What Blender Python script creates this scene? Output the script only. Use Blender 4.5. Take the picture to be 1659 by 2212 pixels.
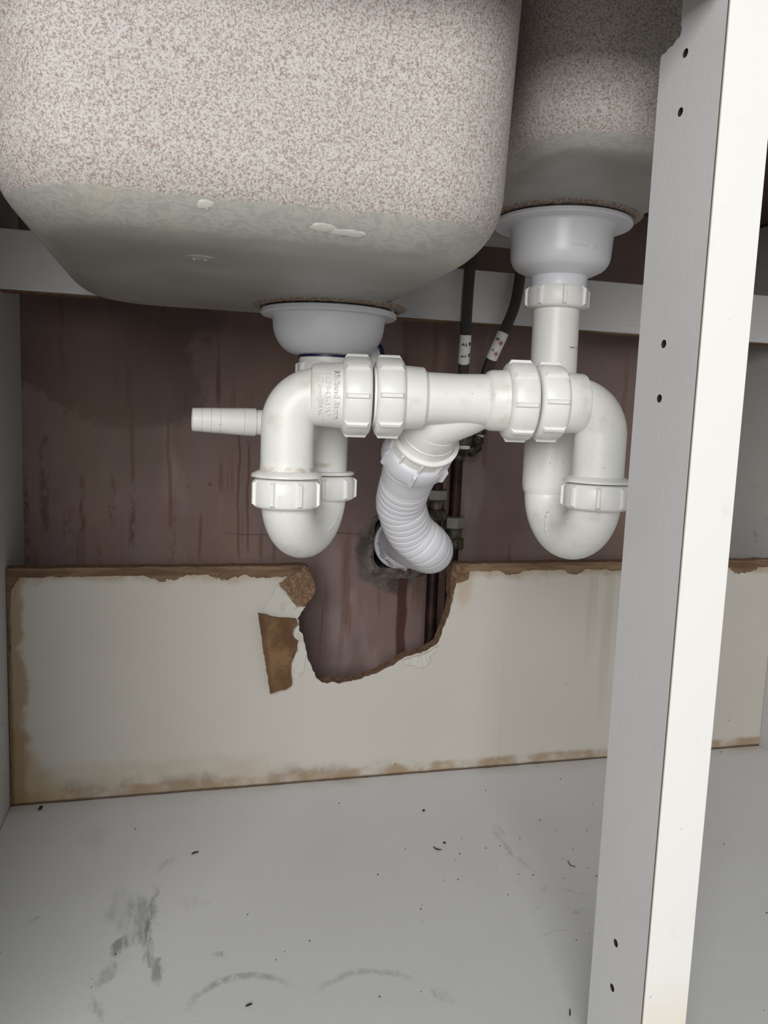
import bpy, bmesh, math, random
from mathutils import Vector, Matrix
from mathutils.noise import noise as pnoise

for o in list(bpy.data.objects):
    bpy.data.objects.remove(o)
S = bpy.context.scene
COL = S.collection
rnd = random.Random(7)

# ------------------------------------------------------------------ camera, world, light, exposure
# frame of the cabinet: X = 0 is the inner face of its left side, Y = 0 its front, Z = 0 the kitchen floor (metres)
cam = bpy.data.cameras.new('camera')
cam.sensor_fit = 'VERTICAL'
cam.sensor_height = 24.0
cam.lens = 1690.0 / 2212.0 * 24.0
cam.clip_start = 0.01
camo = bpy.data.objects.new('camera', cam)
COL.objects.link(camo)
yaw, pitch, roll = math.radians(14.6), math.radians(7.04), math.radians(-2.175)
fwd = Vector((math.sin(yaw) * math.cos(pitch), math.cos(yaw) * math.cos(pitch), -math.sin(pitch)))
rgt = Vector((math.cos(yaw), -math.sin(yaw), 0))
dwn = fwd.cross(rgt)
r2 = math.cos(roll) * rgt + math.sin(roll) * dwn
d2 = -math.sin(roll) * rgt + math.cos(roll) * dwn
camo.matrix_world = Matrix(((r2.x, -d2.x, -fwd.x, 0.1793), (r2.y, -d2.y, -fwd.y, -0.383), (r2.z, -d2.z, -fwd.z, 0.5877), (0, 0, 0, 1)))
S.camera = camo

W = bpy.data.worlds.new('world')
S.world = W
W.use_nodes = True
bg = W.node_tree.nodes['Background']
bg.inputs[0].default_value = (0.97, 0.99, 1.0, 1)
bg.inputs[1].default_value = 0.34


def area_lamp(name, loc, target, sx, sy, power, col):
    l = bpy.data.lights.new(name, 'AREA')
    l.shape = 'RECTANGLE'
    l.size, l.size_y, l.energy, l.color = sx, sy, power, col
    o = bpy.data.objects.new(name, l)
    COL.objects.link(o)
    o.location = loc
    o.rotation_euler = (Vector(target) - Vector(loc)).to_track_quat('-Z', 'Y').to_euler()
    return o


# daylight of the kitchen window behind the photographer
area_lamp('window_light', (-0.50, -1.85, 1.22), (0.45, 0.2, 0.5), 1.3, 1.2, 47.0, (1.0, 0.985, 0.96))

S.view_settings.view_transform = 'Standard'
S.view_settings.look = 'None'
S.view_settings.gamma = 1.0
S.view_settings.use_curve_mapping = False
S.view_settings.exposure = 0.0
S.cycles.max_bounces = 10
S.cycles.diffuse_bounces = 6

# ------------------------------------------------------------------ shapes and points unprojected from image pixels (cabinet metres)
SMUDGES = [(0.1343, 0.2764, 0.0165, 0.0493, -2.916, 0.38), (0.1435, 0.2781, 0.0328, 0.0158, 1.524, 0.62), (0.1553, 0.2723, 0.0515, 0.0057, 1.433, 0.75),
 (0.155, 0.252, 0.0273, 0.0053, 1.571, 1.0), (0.148, 0.2502, 0.0305, 0.0089, 1.896, 0.75), (0.1595, 0.211, 0.0299, 0.0062, -1.352, 0.85),
 (0.1348, 0.2401, 0.0208, 0.0067, -1.825, 0.85), (0.1241, 0.2067, 0.0161, 0.0067, -1.706, 0.55), (0.1202, 0.1732, 0.0156, 0.0062, -1.363, 0.5),
 (0.1663, 0.3517, 0.0178, 0.0064, 1.176, 0.3), (0.2101, 0.2126, 0.008, 0.0063, -0.783, 0.55), (0.0579, 0.283, 0.0069, 0.006, 0.306, 0.4),
 (0.0948, 0.4133, 0.016, 0.0269, 0.284, 0.18), (0.1914, 0.2867, 0.015, 0.0135, 1.255, 0.15), (0.5086, 0.3099, 0.052, 0.0037, -1.478, 0.4),
 (0.5091, 0.3426, 0.0306, 0.0038, 1.617, 0.3), (0.5409, 0.2334, 0.0198, 0.003, -0.381, 0.3), (0.5303, 0.2045, 0.0179, 0.0023, 0.099, 0.35),
 (0.3742, 0.1331, 0.0138, 0.009, -0.994, 0.35), (0.5091, 0.2414, 0.0056, 0.0024, -1.738, 0.4)]
ARCS = [(0.2262, 0.1355, 0.0478, 0.0055, 0.1898, 0.2561, 0.75), (0.318, 0.1111, 0.0584, 0.005, 0.2875, 0.3531, 0.5), (0.4957, 0.1462, 0.0392, 0.001, 0.4764, 0.5055, 0.5)]
STAPLE = [(0.706, 0.4965, 0.7135), (0.7072, 0.4965, 0.7069), (0.7193, 0.4965, 0.7076), (0.72, 0.4965, 0.7149)]
HOLES = [(0.0372, 0.7994), (0.0376, 0.7676), (0.0357, 0.6361), (0.0357, 0.6039), (0.0357, 0.2504), (0.0357, 0.2185)]
HOLE_CORE = [(0.3169, 0.4128), (0.3217, 0.4108), (0.3288, 0.3916), (0.3291, 0.3801), (0.3246, 0.3726), (0.3182, 0.3641), (0.3137, 0.3575), (0.3106, 0.3518), (0.3121, 0.3441),
 (0.3113, 0.3364), (0.3152, 0.3334), (0.3184, 0.3207), (0.3216, 0.3069), (0.3247, 0.297), (0.3317, 0.2849), (0.3332, 0.2785), (0.3407, 0.2726), (0.3466, 0.2704),
 (0.3524, 0.2717), (0.3602, 0.2697), (0.3759, 0.2717), (0.3876, 0.2747), (0.3994, 0.2781), (0.4133, 0.2827), (0.4231, 0.2883), (0.435, 0.2948), (0.445, 0.2994),
 (0.4612, 0.3032), (0.4713, 0.3069), (0.4813, 0.3142), (0.4851, 0.3205), (0.4879, 0.3306), (0.492, 0.3406), (0.4956, 0.3526), (0.4969, 0.3667), (0.4959, 0.3867),
 (0.4941, 0.3977), (0.4964, 0.4107), (0.4986, 0.4128)]
FACE_L = [(0.2986, 0.4007), (0.3017, 0.4031), (0.2886, 0.3912), (0.3088, 0.3647), (0.3176, 0.3647)]
FACE_HOLE = [(0.3176, 0.3647), (0.3137, 0.3575), (0.3106, 0.3518), (0.3121, 0.3441), (0.3113, 0.3364), (0.3152, 0.3334), (0.3184, 0.3207), (0.3216, 0.3069), (0.3247, 0.297),
 (0.3317, 0.2849), (0.3332, 0.2785), (0.3407, 0.2726), (0.3466, 0.2704), (0.3524, 0.2717), (0.3602, 0.2697), (0.3759, 0.2717), (0.3876, 0.2747), (0.3994, 0.2781),
 (0.4133, 0.2827), (0.4231, 0.2883), (0.435, 0.2948), (0.445, 0.2994), (0.4612, 0.3032), (0.4713, 0.3069), (0.4813, 0.3142), (0.4851, 0.3205)]
FACE_R = [(0.4851, 0.3205), (0.4883, 0.3326), (0.4938, 0.3466), (0.4963, 0.3546), (0.4988, 0.3706), (0.5007, 0.3826), (0.5025, 0.3886), (0.5107, 0.3909), (0.5181, 0.3936),
 (0.5186, 0.4064)]
WHITE_TRI = [(0.2863, 0.3907), (0.3087, 0.3647), (0.305, 0.3627), (0.3134, 0.365), (0.3166, 0.3624), (0.3135, 0.3577), (0.3103, 0.352), (0.3081, 0.3492), (0.2949, 0.3513),
 (0.2837, 0.3532), (0.2754, 0.3559), (0.2692, 0.3604)]
WHITE_STRIP = [(0.3074, 0.3406), (0.312, 0.3424), (0.3118, 0.3366), (0.3155, 0.3326), (0.3182, 0.3209), (0.3212, 0.3091), (0.3197, 0.3014), (0.3176, 0.2839), (0.3126, 0.2798),
 (0.306, 0.2796), (0.3032, 0.2846), (0.3033, 0.2982), (0.3087, 0.3096), (0.3102, 0.3251), (0.3058, 0.3291)]
CHIPPATCH = [(0.3161, 0.4135), (0.3214, 0.4093), (0.3285, 0.3911), (0.3284, 0.3806), (0.3252, 0.374), (0.3191, 0.3674), (0.315, 0.3664), (0.3085, 0.3656), (0.2979, 0.3794),
 (0.2878, 0.3917), (0.2965, 0.3983), (0.3066, 0.4057)]
CHIPPATCH_R = [(0.498, 0.4147), (0.5031, 0.4123), (0.517, 0.4101), (0.5179, 0.3939), (0.5105, 0.3916), (0.5018, 0.3891), (0.4982, 0.3948), (0.495, 0.4008), (0.4954, 0.4088)]
FLAP_PTS = [(0.2625, 0.3624), (0.2741, 0.3577), (0.2834, 0.3546), (0.2982, 0.3532), (0.3072, 0.3514), (0.31, 0.3452), (0.3051, 0.3396), (0.3033, 0.3339), (0.3067, 0.3281),
 (0.3103, 0.325), (0.3089, 0.3126), (0.3036, 0.2992), (0.3027, 0.2896), (0.304, 0.2794), (0.3038, 0.2716), (0.2964, 0.2677), (0.2889, 0.2673), (0.2787, 0.2651)]
CRUMPLE = [(0.4388, 0.2947), (0.4468, 0.298), (0.462, 0.3018), (0.4721, 0.305), (0.4821, 0.3124), (0.4773, 0.3048), (0.4724, 0.2989), (0.4747, 0.2948), (0.4668, 0.288),
 (0.4597, 0.2849), (0.4534, 0.2886), (0.4472, 0.2899), (0.4442, 0.289)]
TOPDIPS = [(0.1527, 0.011, 0.0042), (0.1645, 0.012, 0.0055), (0.1759, 0.008, 0.003), (0.2211, 0.012, 0.005), (0.2338, 0.013, 0.0042), (0.2649, 0.013, 0.005),
 (0.2859, 0.016, 0.0045), (0.0355, 0.005, 0.0012), (0.5742, 0.014, 0.0065), (0.6595, 0.013, 0.0072), (0.7184, 0.014, 0.003), (0.8991, 0.006, 0.003),
 (0.91, 0.022, 0.009)]
MARK = (0.1892, 0.1285, 0.68)
DABS = [(0.1906, 0.0625, 0.6966, 0.0042, 0.0022), (0.256, 0.0625, 0.6918, 0.0075, 0.002), (0.2705, 0.0625, 0.6904, 0.011, 0.0016)]
OVER = (0.3402, 0.3489, 0.6384)
SPIG_END = (0.1874, 0.313, 0.578)
BARBS = [(0.0538, 0.0436), (0.0434, 0.0233), (0.0231, 0.0154), (0.0152, 0.0077), (0.0075, 0.0)]
BARBR = [(0.0122, 0.012), (0.0119, 0.011), (0.011, 0.0107), (0.0107, 0.0103), (0.0103, 0.0099)]
BRDIR = (-0.0872, 0.7829, -0.616)
HOSEPTS = [(0.3847, 0.3398, 0.5109), (0.3903, 0.3539, 0.4942), (0.4039, 0.3695, 0.4724), (0.4235, 0.3779, 0.4562), (0.4376, 0.4062, 0.4452), (0.4443, 0.4555, 0.4374),
 (0.4473, 0.506, 0.4318), (0.4545, 0.64, 0.4235)]
WCOL = (0.4603, 0.57, 0.4219)
NUT1 = (0.5222, 0.548, 0.558)
NUT2 = (0.5502, 0.574, 0.5714)
BH = [(0.5912, 0.8225), (0.5906, 0.7906)]
HOSE1 = [(0.4973, 0.488, 0.8595), (0.4968, 0.486, 0.8137), (0.4962, 0.485, 0.7779), (0.4944, 0.484, 0.7211), (0.4952, 0.487, 0.6746), (0.4993, 0.5, 0.6437),
 (0.5136, 0.532, 0.6067), (0.5222, 0.548, 0.568)]
HOSE2 = [(0.5543, 0.486, 0.8192), (0.5577, 0.485, 0.778), (0.5572, 0.484, 0.7518), (0.5514, 0.483, 0.7172), (0.5382, 0.484, 0.6832), (0.5292, 0.493, 0.653),
 (0.5324, 0.53, 0.6131), (0.5502, 0.574, 0.5814)]
BANDZ = {'black': (0.684, 0.6515), 'red': (0.6887, 0.6578)}
CRUMBS = [([(0.1907, 0.3625), (0.1936, 0.3647), (0.1972, 0.3649)], 0.0009, 'dark sliver on the base below the folded brown flap'),
 ([(0.2271, 0.1505), (0.2294, 0.1516), (0.2318, 0.1518)], 0.0008, 'dark sliver nearest the front of the base, beside the grey arc marks'),
 ([(0.4308, 0.3309), (0.4333, 0.3259), (0.4376, 0.3242)], 0.0007, 'short curved dark hair on the base below the torn hole'),
 ([(0.443, 0.3355), (0.446, 0.3359)], 0.001, 'tiny dark crumb just right of the short curved hair'),
 ([(0.5573, 0.2826), (0.5561, 0.2738), (0.5602, 0.2705)], 0.0004, 'thin hooked hair on the base close to the centre post'),
 ([(0.4636, 0.0992), (0.4623, 0.0961), (0.4603, 0.0927)], 0.0005, 'thin straight hair near the front foot of the centre post'),
 ([(0.0323, 0.4788), (0.033, 0.4828), (0.0339, 0.4856)], 0.0018, 'dark brown crumb in the back left corner of the base'),
 ([(0.4416, 0.4027), (0.4441, 0.4034)], 0.0013, 'brown crumb on the base right of the other crumbs, behind the short curved hair')]
DRIPS = [(0.1204, 0.5967, 0.4972, 0.0042, 0.75, 0), (0.1644, 0.5764, 0.4408, 0.0034, 0.55, 0), (0.1835, 0.6049, 0.5771, 0.0035, 0.5, 0),
 (0.2481, 0.5623, 0.4025, 0.0022, 0.75, 0), (0.2596, 0.5455, 0.4113, 0.0024, 0.7, 0), (0.0228, 0.5552, 0.4351, 0.008, 0.8, 1), (0.0031, 0.5116, 0.4019, 0.004, 0.9, 1),
 (0.0644, 0.5018, 0.4351, 0.006, 0.85, 1), (0.0985, 0.5135, 0.4464, 0.005, 0.7, 1), (0.1213, 0.4859, 0.4007, 0.0055, 0.75, 1), (0.1679, 0.4751, 0.4003, 0.005, 0.6, 1),
 (0.2013, 0.4582, 0.4029, 0.003, 0.6, 0), (0.2263, 0.5218, 0.4873, 0.004, 0.5, 0), (0.2757, 0.4349, 0.3992, 0.004, 0.6, 0), (0.2922, 0.429, 0.3961, 0.003, 0.5, 0),
 (0.0833, 0.4181, 0.3983, 0.006, 0.7, 1), (0.0496, 0.4629, 0.3986, 0.01, 0.5, 1), (0.5728, 0.6277, 0.5231, 0.005, 0.45, 0), (0.7756, 0.6874, 0.5986, 0.006, 0.35, 0),
 (0.3529, 0.6237, 0.5481, 0.004, 0.4, 0), (0.4096, 0.7016, 0.6671, 0.005, 0.5, 0), (0.4963, 0.7072, 0.6483, 0.006, 0.5, 0), (0.3845, 0.4166, 0.2671, 0.005, 0.3, 0)]

# ------------------------------------------------------------------ material node helper


class Ex:
    def __init__(self, m, s):
        self.m, self.s = m, s

    def _b(self, op, o, rev=False):
        a, b = (o, self) if rev else (self, o)
        return self.m.math(op, a, b)

    def __add__(self, o): return self._b('ADD', o)
    def __radd__(self, o): return self._b('ADD', o, True)
    def __sub__(self, o): return self._b('SUBTRACT', o)
    def __rsub__(self, o): return self._b('SUBTRACT', o, True)
    def __mul__(self, o): return self._b('MULTIPLY', o)
    def __rmul__(self, o): return self._b('MULTIPLY', o, True)
    def __truediv__(self, o): return self._b('DIVIDE', o)
    def abs(self): return self.m.math('ABSOLUTE', self, 0)
    def max(self, o): return self.m.math('MAXIMUM', self, o)
    def min(self, o): return self.m.math('MINIMUM', self, o)

    def smooth(self, a, b):
        n = self.m.n('ShaderNodeMapRange')
        n.interpolation_type = 'SMOOTHSTEP'
        self.m.link(self, n.inputs[0])
        if a <= b:
            v = (a, b, 0, 1)
        else:
            v = (b, a, 1, 0)
        for i, x in enumerate(v):
            n.inputs[i + 1].default_value = x
        return Ex(self.m, n.outputs[0])


class Mat:
    def __init__(self, name, color=(.8, .8, .8), rough=.5, metal=0., spec=.5):
        self.mat = bpy.data.materials.new(name)
        self.mat.use_nodes = True
        self.t = self.mat.node_tree
        self.b = self.t.nodes['Principled BSDF']
        self.b.inputs['Base Color'].default_value = (*color, 1)
        self.b.inputs['Roughness'].default_value = rough
        self.b.inputs['Metallic'].default_value = metal
        self.b.inputs['Specular IOR Level'].default_value = spec
        self._tc = None

    def n(self, k): return self.t.nodes.new(k)

    def link(self, a, sock):
        if isinstance(a, Ex):
            self.t.links.new(a.s, sock)
        elif isinstance(a, tuple):
            sock.default_value = (*a, 1) if len(a) == 3 else a
        else:
            sock.default_value = a

    def math(self, op, a, b):
        n = self.n('ShaderNodeMath')
        n.operation = op
        self.link(a, n.inputs[0])
        self.link(b, n.inputs[1])
        return Ex(self, n.outputs[0])

    @property
    def P(self):
        if self._tc is None:
            self._tc = Ex(self, self.n('ShaderNodeTexCoord').outputs['Object'])
        return self._tc

    def xyz(self):
        n = self.n('ShaderNodeSeparateXYZ')
        self.link(self.P, n.inputs[0])
        return [Ex(self, n.outputs[i]) for i in range(3)]

    def vec(self, x, y, z):
        n = self.n('ShaderNodeCombineXYZ')
        for i, a in enumerate((x, y, z)):
            self.link(a, n.inputs[i])
        return Ex(self, n.outputs[0])

    def noise(self, scale, detail=3, rough=.55, stretch=None, off=(0, 0, 0), dist=0.):
        mp = self.n('ShaderNodeMapping')
        self.link(self.P, mp.inputs[0])
        mp.inputs['Location'].default_value = off
        if stretch:
            mp.inputs['Scale'].default_value = stretch
        n = self.n('ShaderNodeTexNoise')
        self.t.links.new(mp.outputs[0], n.inputs['Vector'])
        n.inputs['Scale'].default_value = scale
        n.inputs['Detail'].default_value = detail
        n.inputs['Roughness'].default_value = rough
        n.inputs['Distortion'].default_value = dist
        return Ex(self, n.outputs[0])

    def voro(self, scale, stretch=None, off=(0, 0, 0)):
        mp = self.n('ShaderNodeMapping')
        self.link(self.P, mp.inputs[0])
        mp.inputs['Location'].default_value = off
        if stretch:
            mp.inputs['Scale'].default_value = stretch
        n = self.n('ShaderNodeTexVoronoi')
        self.t.links.new(mp.outputs[0], n.inputs['Vector'])
        n.inputs['Scale'].default_value = scale
        return Ex(self, n.outputs['Distance'])

    def mix(self, f, a, b):
        n = self.n('ShaderNodeMix')
        n.data_type = 'RGBA'
        self.link(f, n.inputs[0])
        self.link(a, n.inputs[6])
        self.link(b, n.inputs[7])
        return Ex(self, n.outputs[2])

    def color(self, e):
        self.link(e, self.b.inputs['Base Color'])
        return self

    def roughness(self, e):
        self.link(e, self.b.inputs['Roughness'])
        return self

    def bump(self, h, strength=.3, dist=.001):
        n = self.n('ShaderNodeBump')
        n.inputs['Strength'].default_value = strength
        n.inputs['Distance'].default_value = dist
        self.link(h, n.inputs['Height'])
        self.t.links.new(n.outputs[0], self.b.inputs['Normal'])
        return self


def ell(m, x, y, cx, cy, rx, ry, ang=0.):
    """squared distance in an ellipse, for stains with a shape of their own"""
    ca, sa = math.cos(ang), math.sin(ang)
    dx, dy = x - cx, y - cy
    a = (dx * ca + dy * sa) / rx
    b = (dy * ca - dx * sa) / ry
    return a * a + b * b


# ------------------------------------------------------------------ materials
def m_plastic(name, col, dirt, dirty=.5, rough=.38, marks=False):
    m = Mat(name, col, rough)
    d = m.noise(38, 5, .62).smooth(.53, .76) * dirty
    sp = m.noise(420, 2, .5).smooth(.67, .74) * m.noise(30, 2, .5, off=(3, 1, 2)).smooth(.5, .62)
    c = m.mix(d, col, dirt)
    c = m.mix(sp * (.9 * dirty), c, (.12, .10, .08))
    if marks:
        x, y, z = m.xyz()
        w = (m.noise(160, 3, .6) - .5)
        scr = ell(m, x, z + w * .004, .5255, .6555, .0105, .0011).smooth(1.1, .3) * m.noise(240, 3, .6).smooth(.42, .56) * y.smooth(.31, .30)
        c = m.mix(scr * .9, c, (.20, .11, .05))
        gr = (z + w * .002 - .5420).abs().smooth(.0030, .0008) * x.smooth(.31, .30) * m.noise(90, 3, .6).smooth(.35, .6)
        c = m.mix(gr * .55, c, (.40, .30, .18))
        sc2 = ell(m, x + w * .006, z + w * .006, .5375, .593, .006, .012).smooth(1.1, .3) * m.noise(190, 4, .7).smooth(.48, .62)
        c = m.mix(sc2 * .6, c, (.33, .31, .22))
    m.color(c).bump(m.noise(700, 2, .5), .04, .0004)
    return m


PLA = m_plastic('warm_white_plastic', (.80, .80, .77), (.56, .53, .46), .55, marks=True)
PLAN = m_plastic('nut_white_plastic', (.83, .83, .81), (.62, .60, .54), .4)
COOL = m_plastic('cool_white_plastic', (.74, .75, .80), (.60, .60, .64), .25, .33)
HOSE = m_plastic('hose_plastic', (.70, .70, .75), (.62, .62, .66), .15, .42)

# white melamine board of the cabinet
MEL = Mat('white_melamine', (.60, .60, .61), .55)
x, y, z = MEL.xyz()
MEL.color(MEL.mix(MEL.noise(9, 5, .6).smooth(.45, .75) * .35, (.62, .62, .63), (.52, .52, .52)))
MEL.bump(MEL.noise(420, 3, .6), .22, .0006)

SIDE = Mat('side_melamine', (.5, .5, .49), .6)
SIDE.color(SIDE.mix(SIDE.noise(60, 5, .7).smooth(.62, .72) * .5, (.50, .50, .485), (.22, .2, .17)))
SIDE.bump(SIDE.noise(420, 3, .6), .2, .0005)

# cabinet base: white board with grey scuffs, a big smudge and brown damp along the back
BASE = Mat('base_melamine', (.6, .6, .6), .5)
m = BASE
x, y, z = m.xyz()
w1 = (m.noise(40, 4, .6) - .5) * .03
w2 = (m.noise(40, 4, .6, off=(5, 2, 1)) - .5) * .03
xs, ys = x + w1, y + w2
sm = None
for (cx, cy, rx, ry, a, k) in SMUDGES:
    e = ell(m, xs, ys, cx, cy, rx, ry, a).smooth(1.0, .05) * k
    sm = e if sm is None else sm.max(e)
scr = m.noise(90, 4, .7, stretch=(2.2, .35, 1), off=(1, 4, 0)).smooth(.40, .62)
sm = sm * (scr * .75 + .25)
arcs = None
for (cx, cy, r, w, xa, xb, k) in ARCS:
    dx, dy = x - cx, y - cy
    d = (m.math('SQRT', dx * dx + dy * dy, 0) - r + w1 * .25).abs()
    e = d.smooth(w, w * .2) * x.smooth(xa - .012, xa + .012) * x.smooth(xb + .012, xb - .012) * k
    if r > .03:
        e = e * y.smooth(cy + r * .25, cy + r * .45)
    arcs = e if arcs is None else arcs.max(e)
arcs = arcs * m.noise(120, 3, .7).smooth(.3, .6)
c = m.mix(m.noise(7, 5, .6).smooth(.4, .75) * .4, (.66, .665, .67), (.575, .58, .585))
c = m.mix(sm * .85, c, (.20, .205, .175))
c = m.mix(arcs * .75, c, (.27, .265, .25))
damp = (y + (m.noise(16, 4, .6) - .5) * .05).smooth(.470, .497) * m.noise(9, 2, .5, stretch=(1, .4, 1)).smooth(.35, .65)
c = m.mix(damp * .45, c, (.40, .29, .24))
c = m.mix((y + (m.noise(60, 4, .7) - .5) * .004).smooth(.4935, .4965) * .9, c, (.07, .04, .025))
m.color(c).bump(m.noise(420, 3, .6) + sm * .2, .25, .0006)

# front edging of the post
EDGE = Mat('post_edging', (.8, .8, .78), .45)
m = EDGE
x, y, z = m.xyz()
c = m.mix(m.noise(30, 5, .65).smooth(.58, .74) * .35, (.86, .86, .84), (.70, .69, .64))
c = m.mix((z + (m.noise(50, 3, .6) - .5) * .03).smooth(.262, .20) * .55, c, (.80, .70, .53))
c = m.mix(m.noise(160, 3, .6).smooth(.70, .75) * .6, c, (.35, .3, .22))
m.color(c)
GLUE = Mat('glue_seam', (.14, .10, .06), .8)

# white facing of the back board with brown tide marks
FACE = Mat('stained_laminate', (.6, .58, .52), .55)
m = FACE
x, y, z = m.xyz()
n1 = (m.noise(22, 5, .6) - .5)
n2 = (m.noise(55, 4, .6, off=(4, 1, 7)) - .5)
c = m.mix(m.noise(5, 4, .55).smooth(.35, .7) * .5, (.50, .475, .43), (.46, .435, .39))
leftd = x + n1 * .030 + n2 * .014
basew = z + n1 * .028 + n2 * .014
tide = leftd.smooth(.052, .030) * .35 * z.smooth(.34, .30)
low = basew.smooth(.196, .184) * x.smooth(.36, .20)
low2 = basew.smooth(.178, .160) * x.smooth(.50, .30)
low3 = (z + n1 * .012 + n2 * .006).smooth(.1665, .1600)
lf = leftd.smooth(.0215, .013)
lf2 = (x + (z - .15) * .55 + n1 * .03 + n2 * .012).smooth(.068, .048)
top = (z + n2 * .016 + n1 * .026).smooth(.392, .4045)
c = m.mix(low * (n1 * 1.2 + .40), c, (.40, .33, .235))
c = m.mix(low2 * m.noise(34, 4, .65, off=(3, 3, 0)).smooth(.36, .66) * .75, c, (.215, .165, .125))
c = m.mix(low3 * m.noise(26, 3, .6, off=(6, 0, 1)).smooth(.30, .62) * .8, c, (.28, .185, .095))
c = m.mix(lf2 * .65, c, (.38, .27, .15))
c = m.mix(lf * .8, c, (.30, .19, .09))
c = m.mix((x + n2 * .003).smooth(.0065, .0025) * .8, c, (.14, .08, .03))
c = m.mix(top * .62, c, (.30, .205, .115))
c = m.mix((z + n2 * .002).smooth(.1535, .1510) * .9, c, (.08, .045, .02))
# yellowish seep right of the torn hole and thin runs
seep = ell(m, x + n1 * .02, z + n2 * .02, .514, .385, .012, .030).smooth(1.1, .3)
c = m.mix(seep * .5, c, (.44, .33, .20))
run = m.noise(34, 3, .6, stretch=(1, 1, .045), off=(2, 0, 0)).smooth(.60, .74) * z.smooth(.15, .20) * x.smooth(.25, .40)
c = m.mix(run * .35, c, (.36, .31, .24))
run2 = ell(m, x + n2 * .006, z, .81, .28, .007, .11).smooth(1.1, .4)
c = m.mix(run2 * .5, c, (.42, .36, .27))
c = m.mix(m.noise(130, 3, .6, off=(9, 9, 9)).smooth(.735, .76) * .8, c, (.16, .11, .07))
m.color(c).bump(m.noise(420, 3, .6), .15, .0005)

FRESH = Mat('bright_laminate', (.66, .655, .64), .5)
FRESH.color(FRESH.mix(FRESH.noise(60, 4, .6).smooth(.52, .66) * .5, (.51, .495, .455), (.38, .32, .255)))

CHIP = Mat('chipboard', (.25, .15, .08), .9)
m = CHIP
c = m.mix(m.noise(160, 4, .7).smooth(.35, .65), (.130, .072, .040), (.245, .148, .088))
c = m.mix(m.noise(420, 3, .7, off=(1, 2, 3)).smooth(.60, .66), c, (.40, .27, .19))
c = m.mix(m.noise(260, 3, .7, off=(7, 2, 3)).smooth(.63, .68), c, (.045, .02, .012))
m.color(c).bump(m.noise(330, 4, .7), .9, .0015)

SWOLL = Mat('damp_board_edge', (.3, .2, .12), .85)
m = SWOLL
c = m.mix(m.noise(30, 5, .65, stretch=(.35, 1, 3)).smooth(.35, .68), (.115, .066, .036), (.235, .155, .092))
c = m.mix(m.noise(110, 4, .7, stretch=(.5, 1, 2.5), off=(4, 0, 0)).smooth(.56, .66) * .8, c, (.09, .05, .03))
c = m.mix(m.noise(60, 3, .7, off=(4, 8, 0)).smooth(.66, .72) * .9, c, (.02, .015, .012))
m.color(c).bump(m.noise(120, 4, .7, stretch=(.3, 1, 3)), .8, .0015)

FLAP = Mat('torn_board_back', (.22, .13, .06), .9)
m = FLAP
c = m.mix(m.noise(26, 4, .6).smooth(.35, .68), (.100, .050, .021), (.215, .125, .058))
x, y, z = m.xyz()
c = m.mix((x + (z - .31) * .15).smooth(.2795, .2735) * .6, c, (.085, .040, .018))
c = m.mix(m.noise(150, 3, .7, off=(3, 2, 1)).smooth(.62, .70), c, (.06, .03, .015))
m.color(c).bump(m.noise(260, 4, .7), .6, .0012)

# rough brown-mauve wall with drips, a dark damp patch and broken plaster round the pipe hole
WALL = Mat('mauve_brown_wall', (.2, .14, .13), .75)
m = WALL
x, y, z = m.xyz()
n1 = m.noise(6, 5, .6)
n2 = m.noise(30, 5, .65, off=(2, 0, 5))
c = m.mix(n1.smooth(.35, .65), (.230, .165, .157), (.172, .116, .108))
st = m.noise(26, 4, .62, stretch=(1, 1, .10)).smooth(.44, .66)
c = m.mix(st * .45, c, (.255, .150, .105))
st2 = m.noise(40, 3, .6, stretch=(1, 1, .06), off=(8, 1, 1)).smooth(.58, .66) * m.noise(5, 2, .5, off=(3, 3, 3)).smooth(.42, .58)
c = m.mix(st2 * .85, c, (.150, .060, .034))
pale = m.noise(14, 4, .6, stretch=(1, 1, .25), off=(0, 0, 9)).smooth(.58, .74)
c = m.mix(pale * .55, c, (.335, .265, .25))
wx = x + (m.noise(30, 4, .65) - .5) * .06
wz = z + (m.noise(30, 4, .65, off=(1, 5, 2)) - .5) * .06
patch = ell(m, wx, wz, .085, .640, .130, .075, -.35).smooth(1.05, .75).max(ell(m, wx, wz, .045, .700, .19, .06).smooth(1.05, .75))
wob = (m.noise(22, 3, .6, stretch=(1, 1, .5), off=(4, 0, 2)) - .5) * .012
blot = m.noise(120, 4, .7, stretch=(1, 1, .5), off=(2, 2, 2)).smooth(.42, .60)
dr = None
for (dx, zt, zb_, hw, k, bl) in DRIPS:
    e = ((x + wob) - dx).abs().smooth(hw, hw * .25) * z.smooth(zt + .012, zt - .012) * z.smooth(zb_ - .008, zb_ + .008) * k
    if bl:
        e = e * blot
    dr = e if dr is None else dr.max(e)
c = m.mix(dr, c, (.135, .058, .030))
crack = ((z + (m.noise(9, 3, .6, off=(1, 1, 6)) - .5) * .010) - .4330).abs().smooth(.0009, .0003) * x.smooth(.21, .26) * x.smooth(.46, .42)
c = m.mix(crack * .7, c, (.06, .035, .028))
c = m.mix(patch * .75, c, (.115, .072, .062))
tan = ell(m, wx, wz, .085, .545, .10, .07).smooth(1.3, .2)
c = m.mix(tan * .45, c, (.155, .115, .080))
spot = m.voro(55, off=(.3, 0, .2)).smooth(.16, .09) * m.noise(12, 2, .5, off=(7, 7, 1)).smooth(.55, .65) * x.smooth(.32, .2)
c = m.mix(spot * .75, c, (.11, .055, .028))
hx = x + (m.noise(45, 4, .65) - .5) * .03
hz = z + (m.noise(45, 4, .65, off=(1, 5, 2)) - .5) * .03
halo = ell(m, hx, hz, .452, .405, .052, .052).smooth(1.15, .85)
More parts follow.
